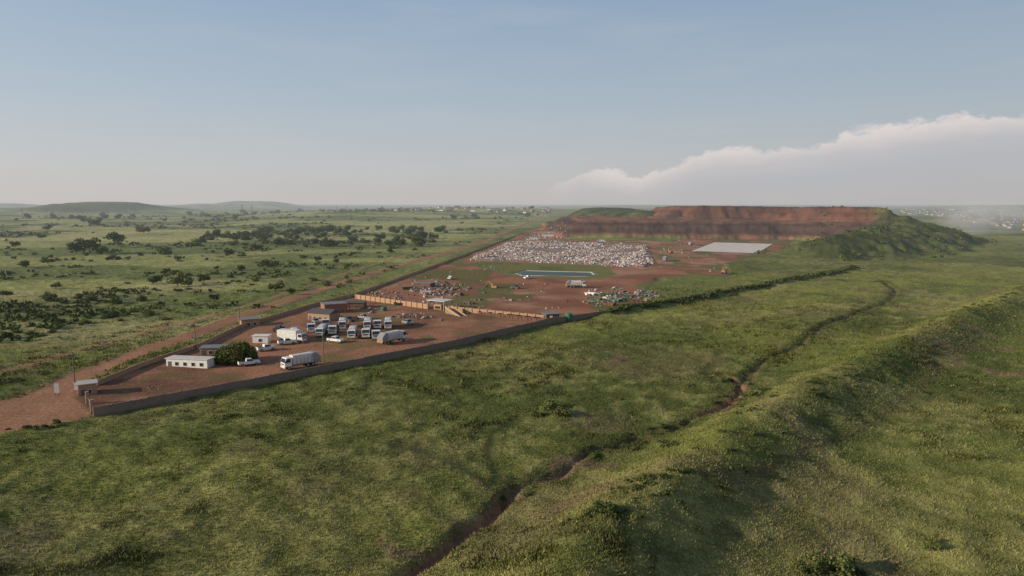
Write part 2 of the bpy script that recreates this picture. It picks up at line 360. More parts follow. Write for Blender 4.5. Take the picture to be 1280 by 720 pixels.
# ---------------------------------------------------------------- low scrub (uncountable)
def scrub(name,x,y,s,label,nq=26):
    n=len(x); z=terrain(x,y)[0]
    d=RNG.normal(size=(n,nq,3)); d/=np.linalg.norm(d,axis=2)[...,None]; d*=RNG.random((n,nq,1))**.4
    sz=s[:,None,None]; p=np.stack([x,y,z],1)[:,None,:]+d*sz*np.array([1.25,1.25,.62]); p[...,2]+=.35*s[:,None]
    t=RNG.normal(size=(n,nq,3)); t/=np.linalg.norm(t,axis=2)[...,None]; b=np.cross(t,RNG.normal(size=(n,nq,3))); b/=np.linalg.norm(b,axis=2)[...,None]
    q=sz*.30*RNG.uniform(.6,1.3,(n,nq,1)); V=np.stack([p-t*q-b*q,p+t*q-b*q*.8,p+t*q*.8+b*q,p-t*q*.9+b*q*.9],2)
    tag(link(name,mesh_np(name,V.reshape(-1,3),np.arange(n*nq*4).reshape(-1,4),M['scrub'])),label,'scrub',kind='stuff')
n=60000; a=RNG.uniform(-.72,.12,n); r=np.exp(RNG.uniform(math.log(240),math.log(2600),n)); x=r*np.sin(a); y=r*np.cos(a)
xl=-80+(y-130)*.103-16
bn=fbm(x/150,y/95,4,90); b2=fbm(x/230,y/170,4,97); tree_band=np.exp(-((r-720)/190)**2)*ss(-600,-150,x)
pr=ss(.56,.66,bn)*.30+ss(.55,.64,b2)*ss(500,900,r)*.45+.28*tree_band*ss(.45,.6,fbm(x/60,y/60,3,402))+.010
k=(x<xl-6)&(RNG.random(n)<pr*.5*ss(.45,.65,fbm(x/22,y/22,2,400)))&(segd(x,y,TRK)>6); x,y,r=x[k],y[k],r[k]
scrub('plain_scrub',x,y,RNG.uniform(.5,1.5,len(x))*(.7+r/750),'low dark scrub growing in broken bands over the left plain',20)
n=2600; x=RNG.uniform(160,580,n); y=RNG.uniform(460,950,n); k=(psd(x,y,GH)>-8)&(fbm(x/22,y/22,3,410)>.5); x,y=x[k],y[k]
scrub('slope_scrub',x,y,RNG.uniform(.6,1.9,len(x)),'rough dark scrub covering the green end slope of the landfill mound',20)
def line_scrub(name,LN,n,sx,s0,s1,label,th,nq=50):
    t=RNG.random(n)*(len(LN)-1.001); i0=t.astype(int); ft=(t-i0)[:,None]; B=np.array(LN); p=B[i0]*(1-ft)+B[i0+1]*ft; x=p[:,0]+RNG.normal(0,sx,n); y=p[:,1]+RNG.normal(0,sx,n)
    k=fbm(x/8,y/8,2,420)>th; x,y=x[k],y[k]; scrub(name,x,y,RNG.uniform(s0,s1,len(x)),label,nq)
line_scrub('bank_scrub',BERM[:-1],420,4.,.2,.45,'low tangled scrub along the earth bank in the right foreground',.5,60)
line_scrub('edge_scrub',FENCE2[1:],620,1.5,.5,1.1,'dark continuous scrub along the site edge beyond the green water tank',.3,30)
# ---------------------------------------------------------------- trees and shrubs
def leafmesh(name,n,lobes,size,m,seed):
    g=np.random.default_rng(seed); L=np.array(lobes); idx=g.integers(0,len(L),n)
    d=g.normal(size=(n,3)); d/=np.linalg.norm(d,axis=1)[:,None]
    rr=L[idx,3:6]*(g.random((n,1))**.28)
    p=L[idx,:3]+d*rr; p[:,2]=np.maximum(p[:,2],.05)
    t=g.normal(size=(n,3)); t/=np.linalg.norm(t,axis=1)[:,None]; b=np.cross(t,g.normal(size=(n,3))); b/=np.linalg.norm(b,axis=1)[:,None]
    sz=size*g.uniform(.5,1.3,(n,1))
    V=np.stack([p-t*sz-b*sz*.5,p+t*sz-b*sz*.5,p+t*sz*.7+b*sz*.6,p-t*sz*.7+b*sz*.6],1)
    return mesh_np(name,V.reshape(-1,3),np.arange(n*4).reshape(-1,4),m)
def lobes(k,rx,rz,zc,seed,lr=.5):
    q=random.Random(seed); o=[]
    for _ in range(k):
        t=q.uniform(0,6.28); rr=rx*(q.random()**.5)*.75; s=q.uniform(.6,1.15)*lr
        o.append((rr*math.cos(t),rr*math.sin(t),zc+q.uniform(-.5,.6)*rz,rx*s,rx*s,rz*s*1.05))
    return o
def treep(name,rx,h,n,seed,m,trunk_h,size,nl=9,lb=None):
    e=empty(name); rz=(h-trunk_h)/2
    mb=MB(); mb.cyl((0,0,-.3),(0.1,0.05,trunk_h+rz*.5),.055*h*.5,.025*h*.5,7)
    q=random.Random(seed)
    for i in range(5):
        t=i*1.26+q.random(); mb.cyl((0,0,trunk_h*.8),(rx*.55*math.cos(t),rx*.55*math.sin(t),trunk_h+rz*q.uniform(.6,1.2)),.018*h*.5,.008*h*.5,5)
    mb.obj('trunk',M['bark'],e)
    link('crown',leafmesh('crown',n,lb or lobes(nl,rx,rz,trunk_h+rz*.9,seed),size,m,seed),e)
    return e
TREES=[treep('tree',2.8,5.2,900,s,M['leaf' if s%2 else 'leaf2'],1.0,.28) for s in (1,2,3)]
SH=[leafmesh('shrub',900,lobes(8,1.5,1.0,.65,s+20,.5),.13,M['leaf' if s%2 else 'leaf2'],s) for s in (1,2,3,4)]
LB=[(0,0,2.6,3.4,3.4,2.6),(2.4,.6,2.0,2.6,2.6,2.2),(-2.5,.2,2.1,2.6,2.6,2.1),(.6,-1.9,1.8,2.5,2.4,2.0),(-1.2,1.9,2.2,2.4,2.4,2.0),(3.9,-.5,1.3,1.7,1.8,1.4),(-4.0,-.8,1.3,1.7,1.7,1.4),(-1.8,-2.4,1.3,1.9,1.8,1.5),(1.2,1.2,3.6,1.8,1.8,1.3)]
bt=treep('tree',4.5,5.2,9500,77,M['leaf2'],.5,.20,lb=LB); bt.location=at(296,456); tag(bt,'large rounded dark green tree beside the white cabin in the truck yard','tree')
used=[0,0,0]
def put_tree(x,y,s,label,group,low=False):
    k=random.randrange(3); z=zat(x,y)
    sc=(s,s,s*random.uniform(.7,1.0))
    if not used[k]: o=TREES[k]; used[k]=1; o.location=(x,y,z-.1*s); o.rotation_euler.z=random.uniform(0,6); o.scale=sc
    else: o=dup(TREES[k],(x,y,z-.1*s),random.uniform(0,6),None,sc)
    if low: o.location.z-=.9*s
    tag(o,label,'tree',group)
solo=[(30,337,12),(60,331,12),(52,300,9),(196,357,16),(222,361,20),(236,361,18),(255,357,14),(333,335,16),(287,322,11),(302,322,9),(112,318,24),(95,318,18),(148,310,20),(60,290,10),(118,285,12),(180,294,14),(438,322,10),(420,330,9),(345,366,18),(365,371,12),(377,325,9),(268,378,12),(70,362,10),(20,311,9),(487,318,9),(240,312,14),(205,318,9)]
for i,(px,py,w) in enumerate(solo):
    x,y=G(px,py); s=w/F*math.hypot(x,y)/5.6
    put_tree(x,y,s,'dark rounded tree standing alone on the green plain left of the landfill road','solitary trees on the left plain')
belts=[((250,300),(530,290),62,5),((285,308),(540,304),36,5),((300,296),(420,288),24,3),((20,276),(330,270),28,5),((480,310),(560,290),12,4),((0,372),(200,382),10,6),((540,276),(690,271),16,3),((200,345),(420,330),14,7),((0,320),(260,330),14,10),((300,268),(500,266),28,2)]
for (a0,b0,nb,j) in belts:
    for i in range(nb):
        t=random.random(); px=a0[0]+(b0[0]-a0[0])*t; py=a0[1]+(b0[1]-a0[1])*t+random.gauss(0,j*.5)
        py=max(py,263.5); x,y=G(px,py); s=random.uniform(.7,1.5)*(1+math.hypot(x,y)/1300)
        if py>320: s*=.55
        put_tree(x,y,s,'dark bushy tree in the broken tree belts on the left plain','trees of the belts on the left plain',True)
for i in range(20):
    x=random.uniform(200,480); y=490+(x-200)*.75+random.uniform(-10,70)
    put_tree(x,y,random.uniform(.4,.8),'low dark tree on the green slope at the right of the landfill mound','trees on the green landfill slope',True)
def put_shrub(x,y,s,label,group,flat=1):
    o=link('shrub',SH[random.randrange(4)],None,(x,y,zat(x,y)-.2*s),random.uniform(0,6)); o.scale=(s*random.uniform(.8,1.3),s,s*random.uniform(.6,1)*flat)
    tag(o,label,'shrub',group)
def along(pts,n,spread,s0,s1,label,group,flat=1,bias=0):
    L=[math.dist(a,b) for a,b in zip(pts[:-1],pts[1:])]; T=sum(L)
    for i in range(n):
        u=random.random()*T
        for q,l in enumerate(L):
            if u<=l: break
            u-=l
        a0,b0=pts[q],pts[q+1]; t=u/l
        x=a0[0]+(b0[0]-a0[0])*t; y=a0[1]+(b0[1]-a0[1])*t
        nx,ny=-(b0[1]-a0[1])/l,(b0[0]-a0[0])/l; w=random.gauss(bias,spread)
        put_shrub(x+nx*w,y+ny*w,random.uniform(s0,s1),label,group,flat)
along(BERM[1:9],85,3.0,.3,.85,'leafy shrub growing on the earth bank in the right foreground','shrubs on the earth bank',.7)
along(DITCH,34,1.9,.3,.7,'low shrub along the overgrown ditch crossing the meadow','shrubs along the ditch')
along(DITCH2,30,2.0,.4,.9,'low shrub along the far winding part of the ditch','shrubs along the far ditch')
along(FENCE2[1:],50,1.6,.7,1.3,'dark shrub along the embankment at the right edge of the site','shrubs along the site edge')
along(gp([(0,545),(60,541),(110,536)]),10,1.2,.3,.6,'small dark shrub at the edge of the dirt entrance road','shrubs at the entrance road')
along(gp([(0,425),(100,405),(200,392)]),30,5,.6,1.5,'shrub in the dark strip of bush left of the dirt tracks','shrubs left of the dirt tracks')
along(gp([(0,400),(150,375),(330,350)]),26,14,.6,1.6,'bush scattered on the pale green field left of the tracks','bushes scattered on the left field')
for px,py,s in [(690,520,1.5),(700,528,1.2),(675,527,.9),(1040,716,1.5),(1060,722,1.3),(1010,722,1.1),(760,700,1.2),(740,690,.9),(955,503,1.2),(943,512,1.0),(830,575,.9),(1165,690,.8)]:
    x,y=G(px,py); put_shrub(x,y,s,'dense shrub clump standing in the open meadow','shrub clumps in the meadow')
# ---------------------------------------------------------------- pond, slab
def sheet(name,poly,z,m,label,cat):
    mb=MB(); mb.add([(px,py,z) for px,py in poly],[tuple(range(len(poly)))]); o=mb.obj(name,m)
    if o.data.polygons[0].normal.z<0: o.data.flip_normals()
    return tag(o,label,cat,kind='structure')
sheet('water',POND,.35,M['water'],'still water of the long rectangular pond below the refuse heaps','pond')
mb=MB(); n_=len(POND); cx=sum(p[0] for p in POND)/n_; cy=sum(p[1] for p in POND)/n_
def ringpts(k): return [(cx+(p[0]-cx)*k,cy+(p[1]-cy)*k) for p in POND]
r0,r1,r2=ringpts(.985),ringpts(1.04),ringpts(1.12)
mb.add([(p[0],p[1],.3) for p in r0]+[(p[0],p[1],.7) for p in r1]+[(p[0],p[1],-.6) for p in r2],[(i,(i+1)%n_,n_+(i+1)%n_,n_+i) for i in range(n_)]+[(n_+i,n_+(i+1)%n_,2*n_+(i+1)%n_,2*n_+i) for i in range(n_)])
tag(mb.obj('bank',M['concl']),'thin pale bank around the pond','bank',kind='structure')
sheet('pavement',SLAB,.9,M['slab'],'pale concrete slab beside the red landfill face','pavement')
# ---------------------------------------------------------------- refuse
def refuse(name,x,y,label,smin,smax,pal):
    n=len(x); z=terrain(x,y)[0]; s=RNG.uniform(smin,smax,n)*(.6+.8*RNG.random(n)**3)
    cube=np.array([[-1,-1,-1],[1,-1,-1],[1,1,-1],[-1,1,-1],[-.8,-.8,1],[.8,-.7,1],[.7,.8,.9],[-.8,.7,1]],float)*.5
    t=RNG.uniform(0,6.28,n); V=cube[None]*np.stack([s*RNG.uniform(.7,1.6,n),s,s*RNG.uniform(.4,.9,n)],1)[:,None,:]*RNG.uniform(.75,1.25,(n,8,3))
    vx=V[...,0]*np.cos(t)[:,None]-V[...,1]*np.sin(t)[:,None]; vy=V[...,0]*np.sin(t)[:,None]+V[...,1]*np.cos(t)[:,None]
    V=np.stack([vx+x[:,None],vy+y[:,None],V[...,2]+z[:,None]+.2*s[:,None]],-1)
    fc=np.array([(3,2,1,0),(4,5,6,7),(0,1,5,4),(1,2,6,5),(2,3,7,6),(3,0,4,7)]); Fx=(fc[None]+8*np.arange(n)[:,None,None]).reshape(-1,4)
    P_=np.array(pal); col=P_[RNG.integers(0,len(P_),n)]*RNG.uniform(.8,1.2,(n,1)); col=np.repeat(col,8,0)
    return tag(link(name,mesh_np(name,V.reshape(-1,3),Fx,M['trash'],col)),label,'refuse',kind='stuff')
pal=[(.50,.45,.42)]*5+[(.62,.58,.55)]*3+[(.38,.29,.25)]*6+[(.30,.19,.14)]*5+[(.45,.31,.28)]*3+[(.12,.11,.11)]*2+[(.25,.30,.38)]
N=24000; xs=[p[0] for p in TRASH]; ys=[p[1] for p in TRASH]
x=RNG.uniform(min(xs),max(xs),N*3); y=RNG.uniform(min(ys),max(ys),N*3); k=psd(x,y,TRASH)>-3+4*RNG.random(N*3); x,y=x[k][:N],y[k][:N]
k=(fbm(x/16,y/22,2,300)>.36)&(fbm(x/5,y/5,2,303)>.36); x,y=x[k],y[k]
refuse('refuse_heap',x,y,'wide field of white and pinkish refuse heaps spread below the red mound',.5,1.4,pal)
def scatter(name,poly,n,label,a,b,pl,th=.5):
    P0=gp(poly); xs=[p[0] for p in P0]; ys=[p[1] for p in P0]
    x=RNG.uniform(min(xs),max(xs),n*5); y=RNG.uniform(min(ys),max(ys),n*5); k=(psd(x,y,P0)>0)&(fbm(x/6,y/6,2,310)>th); refuse(name,x[k][:n],y[k][:n],label,a,b,pl)
pd=[(.16,.10,.08),(.22,.15,.12),(.26,.20,.16),(.30,.27,.25),(.40,.36,.33),(.10,.09,.09),(.10,.18,.12),(.30,.14,.09),(.08,.06,.05)]
scatter('scrap_heap',[(512,366),(516,355),(560,355),(590,362),(575,372),(530,371)],500,'low heap of mixed scrap in the middle of the red earth area',.5,1.4,pd)
scatter('debris_heap',[(728,380),(738,364),(800,362),(830,370),(800,384),(745,386)],600,'scattered debris and scrap around the green skips near the right boundary',.4,1.3,pd)
scatter('waste_bank',[(650,302),(668,292),(705,292),(712,300)],240,'thin band of pale waste at the foot of the road behind the refuse field',.6,1.4,pal)
scatter('waste_ledge',[(735,279),(745,272),(870,268),(870,275)],260,'pale waste strewn along the upper ledge of the landfill',.9,1.7,pal)
scatter('yard_rubble',[(130,520),(150,495),(235,470),(255,480),(200,505)],60,'sparse rubble lying inside the near corner of the truck yard',.15,.45,pd,.6)
scatter('yard_scrap',[(440,384),(470,388),(540,396),(560,404),(470,398)],260,'low scrap lined up along the foot of the tan wall in the yard',.3,1.1,pd,.46)
scatter('wall_scrap',[(445,373),(480,365),(560,378),(640,386),(680,398),(560,386)],260,'dark scrap piled behind the tan wall on both sides of the canopy',.3,1.2,pd,.5)
scatter('site_rubble',[(480,362),(600,330),(690,352),(720,366),(700,392),(600,384)],320,'loose dark rubble dotted over the red earth working area',.3,1.0,pd,.6)
scatter('face_rubble',[(815,345),(830,305),(870,300),(900,325),(905,345)],220,'dark clods and rubble on the haul ground right of the refuse field',.4,1.4,pd,.55)
# ---------------------------------------------------------------- walls
def wall_run(name,label,cat,pts,h,m,mp,sp,postw=.2,cap=True,step=0):
    e=empty(name,(pts[0][0],pts[0][1],0)); ox,oy=pts[0]; mb=MB(); cp=MB(); posts=[]
    for (ax,ay),(bx,by) in zip(pts[:-1],pts[1:]):
        L=math.dist((ax,ay),(bx,by)); n=max(1,round(L/sp)); ux,uy=(bx-ax)/L,(by-ay)/L; nx,ny=-uy,ux
        for i in range(n):
            s0,s1=L*i/n,L*(i+1)/n; hh=h+random.uniform(-step,step)
            def bx_(t,lo,hi,M_,g=0.0):
                v=[]
                for z in (lo,hi):
                    for (s,w) in((s0+g,-t),(s1-g,-t),(s1-g,t),(s0+g,t)): v.append((ax-ox+ux*s+nx*w,ay-oy+uy*s+ny*w,z))
                M_.add(v,[(3,2,1,0),(4,5,6,7),(0,1,5,4),(1,2,6,5),(2,3,7,6),(3,0,4,7)])
            bx_(.07,-.8,hh,mb,postw/2-.02); 
            if cap: bx_(.11,hh+.003,hh+.1,cp,postw/2-.02)
            posts.append((ax-ox+ux*s0,ay-oy+uy*s0,math.atan2(uy,ux)))
    posts.append((pts[-1][0]-ox,pts[-1][1]-oy,0))
    mb.obj('panel',m,e)
    if cap: cp.obj('coping',mp,e)
    pm=MB().box(-postw/2,postw/2,-postw*.6,postw*.6,-.8,h+.22).mesh('post',mp)
    k=max(1,math.ceil(len(posts)/95))
    for i,(x,y,r) in enumerate(posts):
        if i%k==0: link('post',pm,e,(x,y,0),r)
    return tag(e,label,cat)
wall_run('perimeter_wall','long brown precast wall along the near right side of the truck yard','wall',gp([(118,526),(400,471),(560,438),(697,405)]),2.5,M['conc'],M['conc'],3.0,step=.08)
wall_run('perimeter_wall','dusty brown wall along the left side of the truck yard beside the road','wall',gp([(122,487),(180,462),(250,438),(300,414),(400,383),(440,373)]),1.9,M['brick'],M['brick'],3.0,step=.05)
wall_run('boundary_fence','low dark boundary fence on the embankment beyond the green water tank','fence',FENCE2[:4],2.2,M['conc'],M['conc'],3.0,step=.1)
wall_run('perimeter_wall','long thin wall beside the dirt road up to the landfill','wall',gp([(440,373),(500,351),(590,317),(655,292)]),1.8,M['brick'],M['brick'],4.0,step=.1)
wall_run('inner_wall','sunlit tan block wall with piers left of the weighbridge canopy','wall',gp([(445,376),(535,389)]),2.6,M['brick'],M['brick'],3.2,.5)
wall_run('inner_wall','sunlit tan block wall behind the parked skips right of the canopy','wall',gp([(562,391),(690,404)]),2.4,M['brick'],M['brick'],3.2,.5)
# ---------------------------------------------------------------- vehicles
def wheels(e,axles,r,w,half):
    t=MB().cyl((0,-w/2,0),(0,w/2,0),r,n=16).mesh('wheel',M['tyre']); rm=MB().cyl((0,-w/2-.015,0),(0,w/2+.015,0),r*.55,n=12).mesh('rim',M['rim'])
    for ax in axles:
        for s in(-1,1):
            o=link('wheel',t,e,(ax,s*half,r)); link('rim',rm,o)
def cab(e,x0,x1,z0,z1,w,m):
    c=MB().prof([(x0,z0),(x1,z0),(x1+.03,z0+(z1-z0)*.45),(x1-.28,z1-.12),(x1-.5,z1),(x0,z1)],-w/2,w/2); c.obj('cab',m,e,.05)
    zz=z0+(z1-z0)*.47; zt=z1-.2
    xa=x1+.035; xb=x1-.28+.05
    g=MB(); g.add([(xa,-w/2+.12,zz),(xa,w/2-.12,zz),(xb,w/2-.18,zt),(xb,-w/2+.18,zt)],[(0,1,2,3)]); g.obj('windscreen',M['glass'],e)
    for s in(-1,1):
        g=MB(); yy=s*(w/2+.012); g.add([(x0+.35,yy,zz),(x1-.12,yy,zz),(x1-.36,yy,zt),(x0+.35,yy,zt)],[(0,1,2,3)]); g.obj('side_window',M['glass'],e)
        MB().box(x1+.05,x1+.1,s*w*.36-.16,s*w*.36+.16,z0+.12,z0+.34).obj('headlight',M['lamp'],e)
        MB().box(x1+.02,x1+.14,s*(w/2+.14)-.09,s*(w/2+.14)+.09,zz-.05,zz+.5).obj('mirror',M['chassis'],e)
    MB().box(x1-.05,x1+.12,-w/2,w/2,z0-.3,z0+.06).obj('bumper',M['dirtywhite'],e)
    MB().box(x1+.035,x1+.07,-w*.3,w*.3,z0+.38,z0+.7).obj('grille',M['chassis'],e)
def make_refuse_truck():
    e=empty('refuse_truck')
    MB().box(-4.3,4.2,-.45,.45,.62,.9).obj('chassis',M['chassis'],e)
    cab(e,2.75,4.5,.85,2.95,2.45,M['white'])
    b=MB().profx([(-1.22,1.0),(1.22,1.0),(1.25,2.2),(1.1,3.1),(.75,3.3),(-.75,3.3),(-1.1,3.1),(-1.25,2.2)],-2.5,2.45)
    b.obj('body',M['dirtywhite'],e,.03)
    for s in(-1,1):
        rb=MB().box(-2.3,2.3,s*1.265-.02,s*1.265+.02,1.1,1.25)
        for x in(-2.1,-1.2,-.3,.6,1.5): rb.box(x-.05,x+.05,s*1.27-.03,s*1.27+.03,1.2,2.6)
        rb.obj('side_rib',M['steel'],e)
    MB().prof([(-4.6,1.0),(-2.52,.9),(-2.52,3.35),(-3.5,3.35),(-4.7,2.2)],-1.2,1.2).obj('hopper',M['silver'],e,.04)
    MB().box(-4.75,-4.55,-1.2,1.2,.75,1.0).obj('rear_step',M['orange'],e)
    wheels(e,(3.45,-1.3,-2.6),.5,.32,1.02); return e
def make_box_truck():
    e=empty('box_truck')
    MB().box(-4.0,3.6,-.45,.45,.62,.9).obj('chassis',M['chassis'],e)
    cab(e,2.3,4.0,.8,2.65,2.3,M['white'])
    MB().box(-4.1,2.1,-1.25,1.25,1.0,3.5).obj('body',M['white'],e,.04)
    MB().box(-4.16,-4.11,-1.15,1.15,1.1,3.4).obj('rear_door',M['dirtywhite'],e)
    wheels(e,(3.1,-2.4),.48,.32,1.0); return e
def make_tipper():
    e=empty('tipper_truck')
    MB().box(-3.6,3.3,-.45,.45,.62,.9).obj('chassis',M['chassis'],e)
    cab(e,1.9,3.6,.85,2.9,2.4,M['white'])
    b=MB(); b.box(-3.6,1.6,-1.2,1.2,1.0,1.15)
    b.box(-3.6,1.6,-1.2,-1.12,1.15,2.1); b.box(-3.6,1.6,1.12,1.2,1.15,2.1); b.box(1.52,1.6,-1.12,1.12,1.15,2.5); b.box(-3.6,-3.52,-1.12,1.12,1.15,2.0)
    b.obj('tipper_body',M['chassis'],e); wheels(e,(2.7,-1.6,-2.7),.5,.32,1.0); return e
def make_pickup(m):
    e=empty('pickup_truck')
    MB().prof([(-2.5,.45),(2.5,.45),(2.55,.85),(2.35,1.05),(1.1,1.15),(-2.5,1.15)],-.88,.88).obj('body',m,e,.05)
    MB().prof([(-.75,1.15),(1.15,1.15),(.55,1.75),(-.65,1.78)],-.78,.78).obj('cab',m,e,.04)
    MB().add([(1.13,-.68,1.2),(1.13,.68,1.2),(.62,.62,1.71),(.62,-.62,1.71)],[(0,1,2,3)]).obj('windscreen',M['glass'],e)
    for s in(-1,1):
        MB().add([(-.6,s*.795,1.2),(.98,s*.795,1.2),(.52,s*.795,1.66),(-.55,s*.795,1.68)],[(0,1,2,3)]).obj('side_window',M['glass'],e)
        MB().box(2.5,2.58,s*.65-.15,s*.65+.15,.7,.88).obj('headlight',M['lamp'],e)
    MB().box(-2.4,-.85,-.78,.78,1.153,1.17).obj('load_bed',M['chassis'],e)
    wheels(e,(1.6,-1.6),.38,.25,.8); return e
GRP='white trucks parked in the yard'
rt=make_refuse_truck(); l,r=PQ((399,459),(353,467)); rt.location=l; rt.rotation_euler.z=r
tag(rt,'white refuse truck parked alone nearest the brown perimeter wall','truck')
bx=make_box_truck(); l,r=PQ((349,429),(382,431)); bx.location=l; bx.rotation_euler.z=r; tag(bx,'tall white box truck at the left end of the parked trucks','truck')
tp=make_tipper()
first=True
lots=[('r',478,434,503,430,'long white refuse truck at the right end of the parked rows, side to the camera'),
('r',372,419,366,434,'white refuse truck nose out directly in front of the white box truck'),
('t',391,413,386,422,'white cabbed tipper third from the left in the parked rows'),
('r',405,417,400,427,'white refuse truck facing out beside the lamp pole in the left row'),
('t',409,408,405,414,'white cabbed tipper at the back of the left row near the dark roofed office'),
('t',420,416,415,424,'white cabbed tipper in the middle of the left row'),
('r',430,409,427,417,'white refuse truck facing out at the back centre of the rows'),
('r',444,420,438,430,'white refuse truck facing out at the front centre of the rows'),
('t',461,419,456,430,'white cabbed tipper facing out left of the long refuse truck'),
('r',462,409,458,417,'white refuse truck in the back row behind the front centre tipper'),
('t',474,409,471,416,'white cabbed tipper at the back right of the rows'),
('r',487,409,484,416,'white refuse truck at the far right of the back row'),
('t',472,423,468,430,'white cabbed tipper tucked beside the long refuse truck')]
for k_,a0,b0,a1,b1,lab in lots:
    l,r=PQ((a0,b0),(a1,b1)); src=rt if k_=='r' else tp
    r+=random.uniform(-.2,.2)
    if src is tp and first: o=tp; first=False; o.location=l; o.rotation_euler.z=r
    else: o=dup(src,l,r)
    if src is rt and a0!=478: o.scale=(.86,.92,.92)
    tag(o,lab,'truck',GRP)
pk=make_pickup(M['white']); l,r=PQ((303,461),(320,459)); pk.location=l; pk.rotation_euler.z=r; tag(pk,'white pickup parked in the open between the big tree and the refuse truck','pickup')
for a0,b0,a1,b1,lab in [(326,443,340,441,'white pickup right of the big tree in front of the box truck'),(354,434,364,433,'small white pickup just in front of the white box truck'),(655,351,665,350,'white pickup standing by the end of the pond'),(560,352,566,350,'white pickup on the red earth behind the scrap heap'),(415,431,424,432,'white pickup parked in front of the left row of trucks')]:
    l,r=PQ((a0,b0),(a1,b1)); dup(pk,l,r,lab)
ps=make_pickup(M['silver']); l,r=PQ((392,404),(398,408)); ps.location=l; ps.rotation_euler.z=r; tag(ps,'silver pickup parked in front of the dark roofed office','pickup')
pdk=make_pickup(M['darkcar']); l,r=PQ((432,403),(440,405)); pdk.location=l; pdk.rotation_euler.z=r; tag(pdk,'dark grey pickup between the brick office and the back row of trucks','pickup')
for src,a0,b0,a1,b1,lab in [(ps,450,401,458,402,'silver pickup by the foot of the tan wall behind the trucks'),(pdk,345,418,352,415,'dark pickup against the left yard wall behind the box truck'),(ps,506,407,514,409,'silver pickup right of the back row of trucks'),(pdk,640,362,648,363,'dark pickup on the red earth below the pond')]:
    l,r=PQ((a0,b0),(a1,b1)); dup(src,l,r,lab)
# ---------------------------------------------------------------- small buildings
def building(name,label,loc,rz,L,W,h,wm,rm,roof='flat',wins=3,door=True,cat='building',over=.25):
    e=empty(name,loc,rz); MB().box(-L/2,L/2,-W/2,W/2,-.5,h).obj('wall',wm,e)
    if roof=='flat': MB().box(-L/2-over,L/2+over,-W/2-over,W/2+over,h+.003,h+.16).obj('roof',rm,e)
    else:
        MB().profx([(-W/2-over,h+.003),(W/2+over,h+.003),(0,h+W*.22)],-L/2-over,L/2+over).obj('roof',rm,e)
    for s in(-1,1):
        for i in range(wins):
            x=-L/2+L*(i+1)/(wins+1)+(.0 if not door else L*.06)
            f=MB().box(x-.5,x+.5,s*(W/2+.03)-.03,s*(W/2+.03)+.03,1.05,2.0).obj('window',M['dirtywhite'],e)
            MB().box(x-.42,x+.42,s*(W/2+.065)-.01,s*(W/2+.065)+.01,1.12,1.93).obj('pane',M['glass'],f)
    if door:
        x=-L/2+.9; MB().box(x-.45,x+.45,-W/2-.05,-W/2-.002,.0,2.05).obj('door',M['door'],e)
    return tag(e,label,cat)
def bpx(a,b,back):
    x0,y0=G(*a); x1,y1=G(*b); L=math.dist((x0,y0),(x1,y1)); r=math.atan2(y1-y0,x1-x0)
    return ((x0+x1)/2-math.sin(r)*back/2,(y0+y1)/2+math.cos(r)*back/2,0),r,L
l,r,L=bpx((208,462),(259,464),3.2); building('site_cabin','long white site cabin with small windows left of the big tree',l,r,L,3.0,2.7,M['white'],M['dirtywhite'],wins=4,cat='cabin')
l,r,L=bpx((250,448),(284,447),4); building('shed','low grey roofed shed behind the white site cabin',l,r,L,4,2.6,M['brick'],M['roofg'],wins=2,cat='shed')
l,r,L=bpx((316,432),(335,432),2.5); building('storage_cabin','short white cabin just behind the big tree',l,r,L,2.5,2.7,M['white'],M['white'],wins=1,door=False,cat='cabin')
l,r,L=bpx((385,402),(412,404),6); building('office','pale walled office with dark roof at the back left of the yard',l,r,L,6,3.0,M['brick'],M['roofd'],'gable',3)
l,r,L=bpx((406,395),(434,393),7); building('office','taller red brick office with grey roof at the far corner of the yard',l,r,L,7,4.0,M['redbrick'],M['roofg'],'flat',3)
l,r,L=bpx((430,388),(455,388),5); building('shed','small dark shed by the corner where the yard wall meets the tan wall',l,r,L,5,2.8,M['rust'],M['roofd'],'flat',1)
l,r,L=bpx((302,412),(325,410),5); building('hut','small tan block hut beside the road outside the yard wall',l,r,L,5,3.0,M['brick'],M['roofg'],'flat',2)
l,r,L=bpx((99,500),(122,497),3); building('gatehouse','small grey gatehouse with flat roof at the yard entrance',l,r,L,3.4,3.1,M['brick'],M['concl'],'flat',1,cat='gatehouse')
l,r,L=bpx((683,404),(699,403),4); building('guard_hut','small dark hut at the right end of the tan wall',l,r,L,4,2.9,M['roofd'],M['roofg'],'flat',1,cat='hut')
l,r,L=bpx((516,361),(538,362),5); building('shed','low rusty shed with grey roof among the middle scrap heap',l,r,L,5,2.8,M['rust'],M['roofg'],'flat',1,cat='shed')
for a0,a1,lab in [((678,297),(692,297),'small pale shed at the left edge of the refuse field'),((662,301),(672,301),'little white hut by the haul road near the refuse field'),((694,292),(704,292),'pale hut at the foot of the mound beside the road')]:
    l,r,L=bpx(a0,a1,6); building('shed',lab,l,r,L,6,4,M['dirtywhite'],M['roofg'],'gable',2,cat='shed')
def board(px,py,w,h,m,lab,ht=1.2):
    x,y,z=at(px,py); e=empty('sign_board',(x,y,z),.2)
    for s in(-1,1): MB().box(s*w*.4-.05,s*w*.4+.05,-.05,.05,-.3,ht+h).obj('post',M['pole'],e)
    MB().box(-w/2,w/2,-.09,-.053,ht,ht+h).obj('panel',m,e); tag(e,lab,'sign')
board(72,499,.9,2.0,M['white'],'narrow white sign board left of the yard entrance',.5)
board(97,497,.9,1.6,M['white'],'white sign board against the gatehouse',.8)
e=empty('entrance_gate',at(113,515,0),math.atan2(G(118,526)[1]-G(106,503)[1],G(118,526)[0]-G(106,503)[0]))
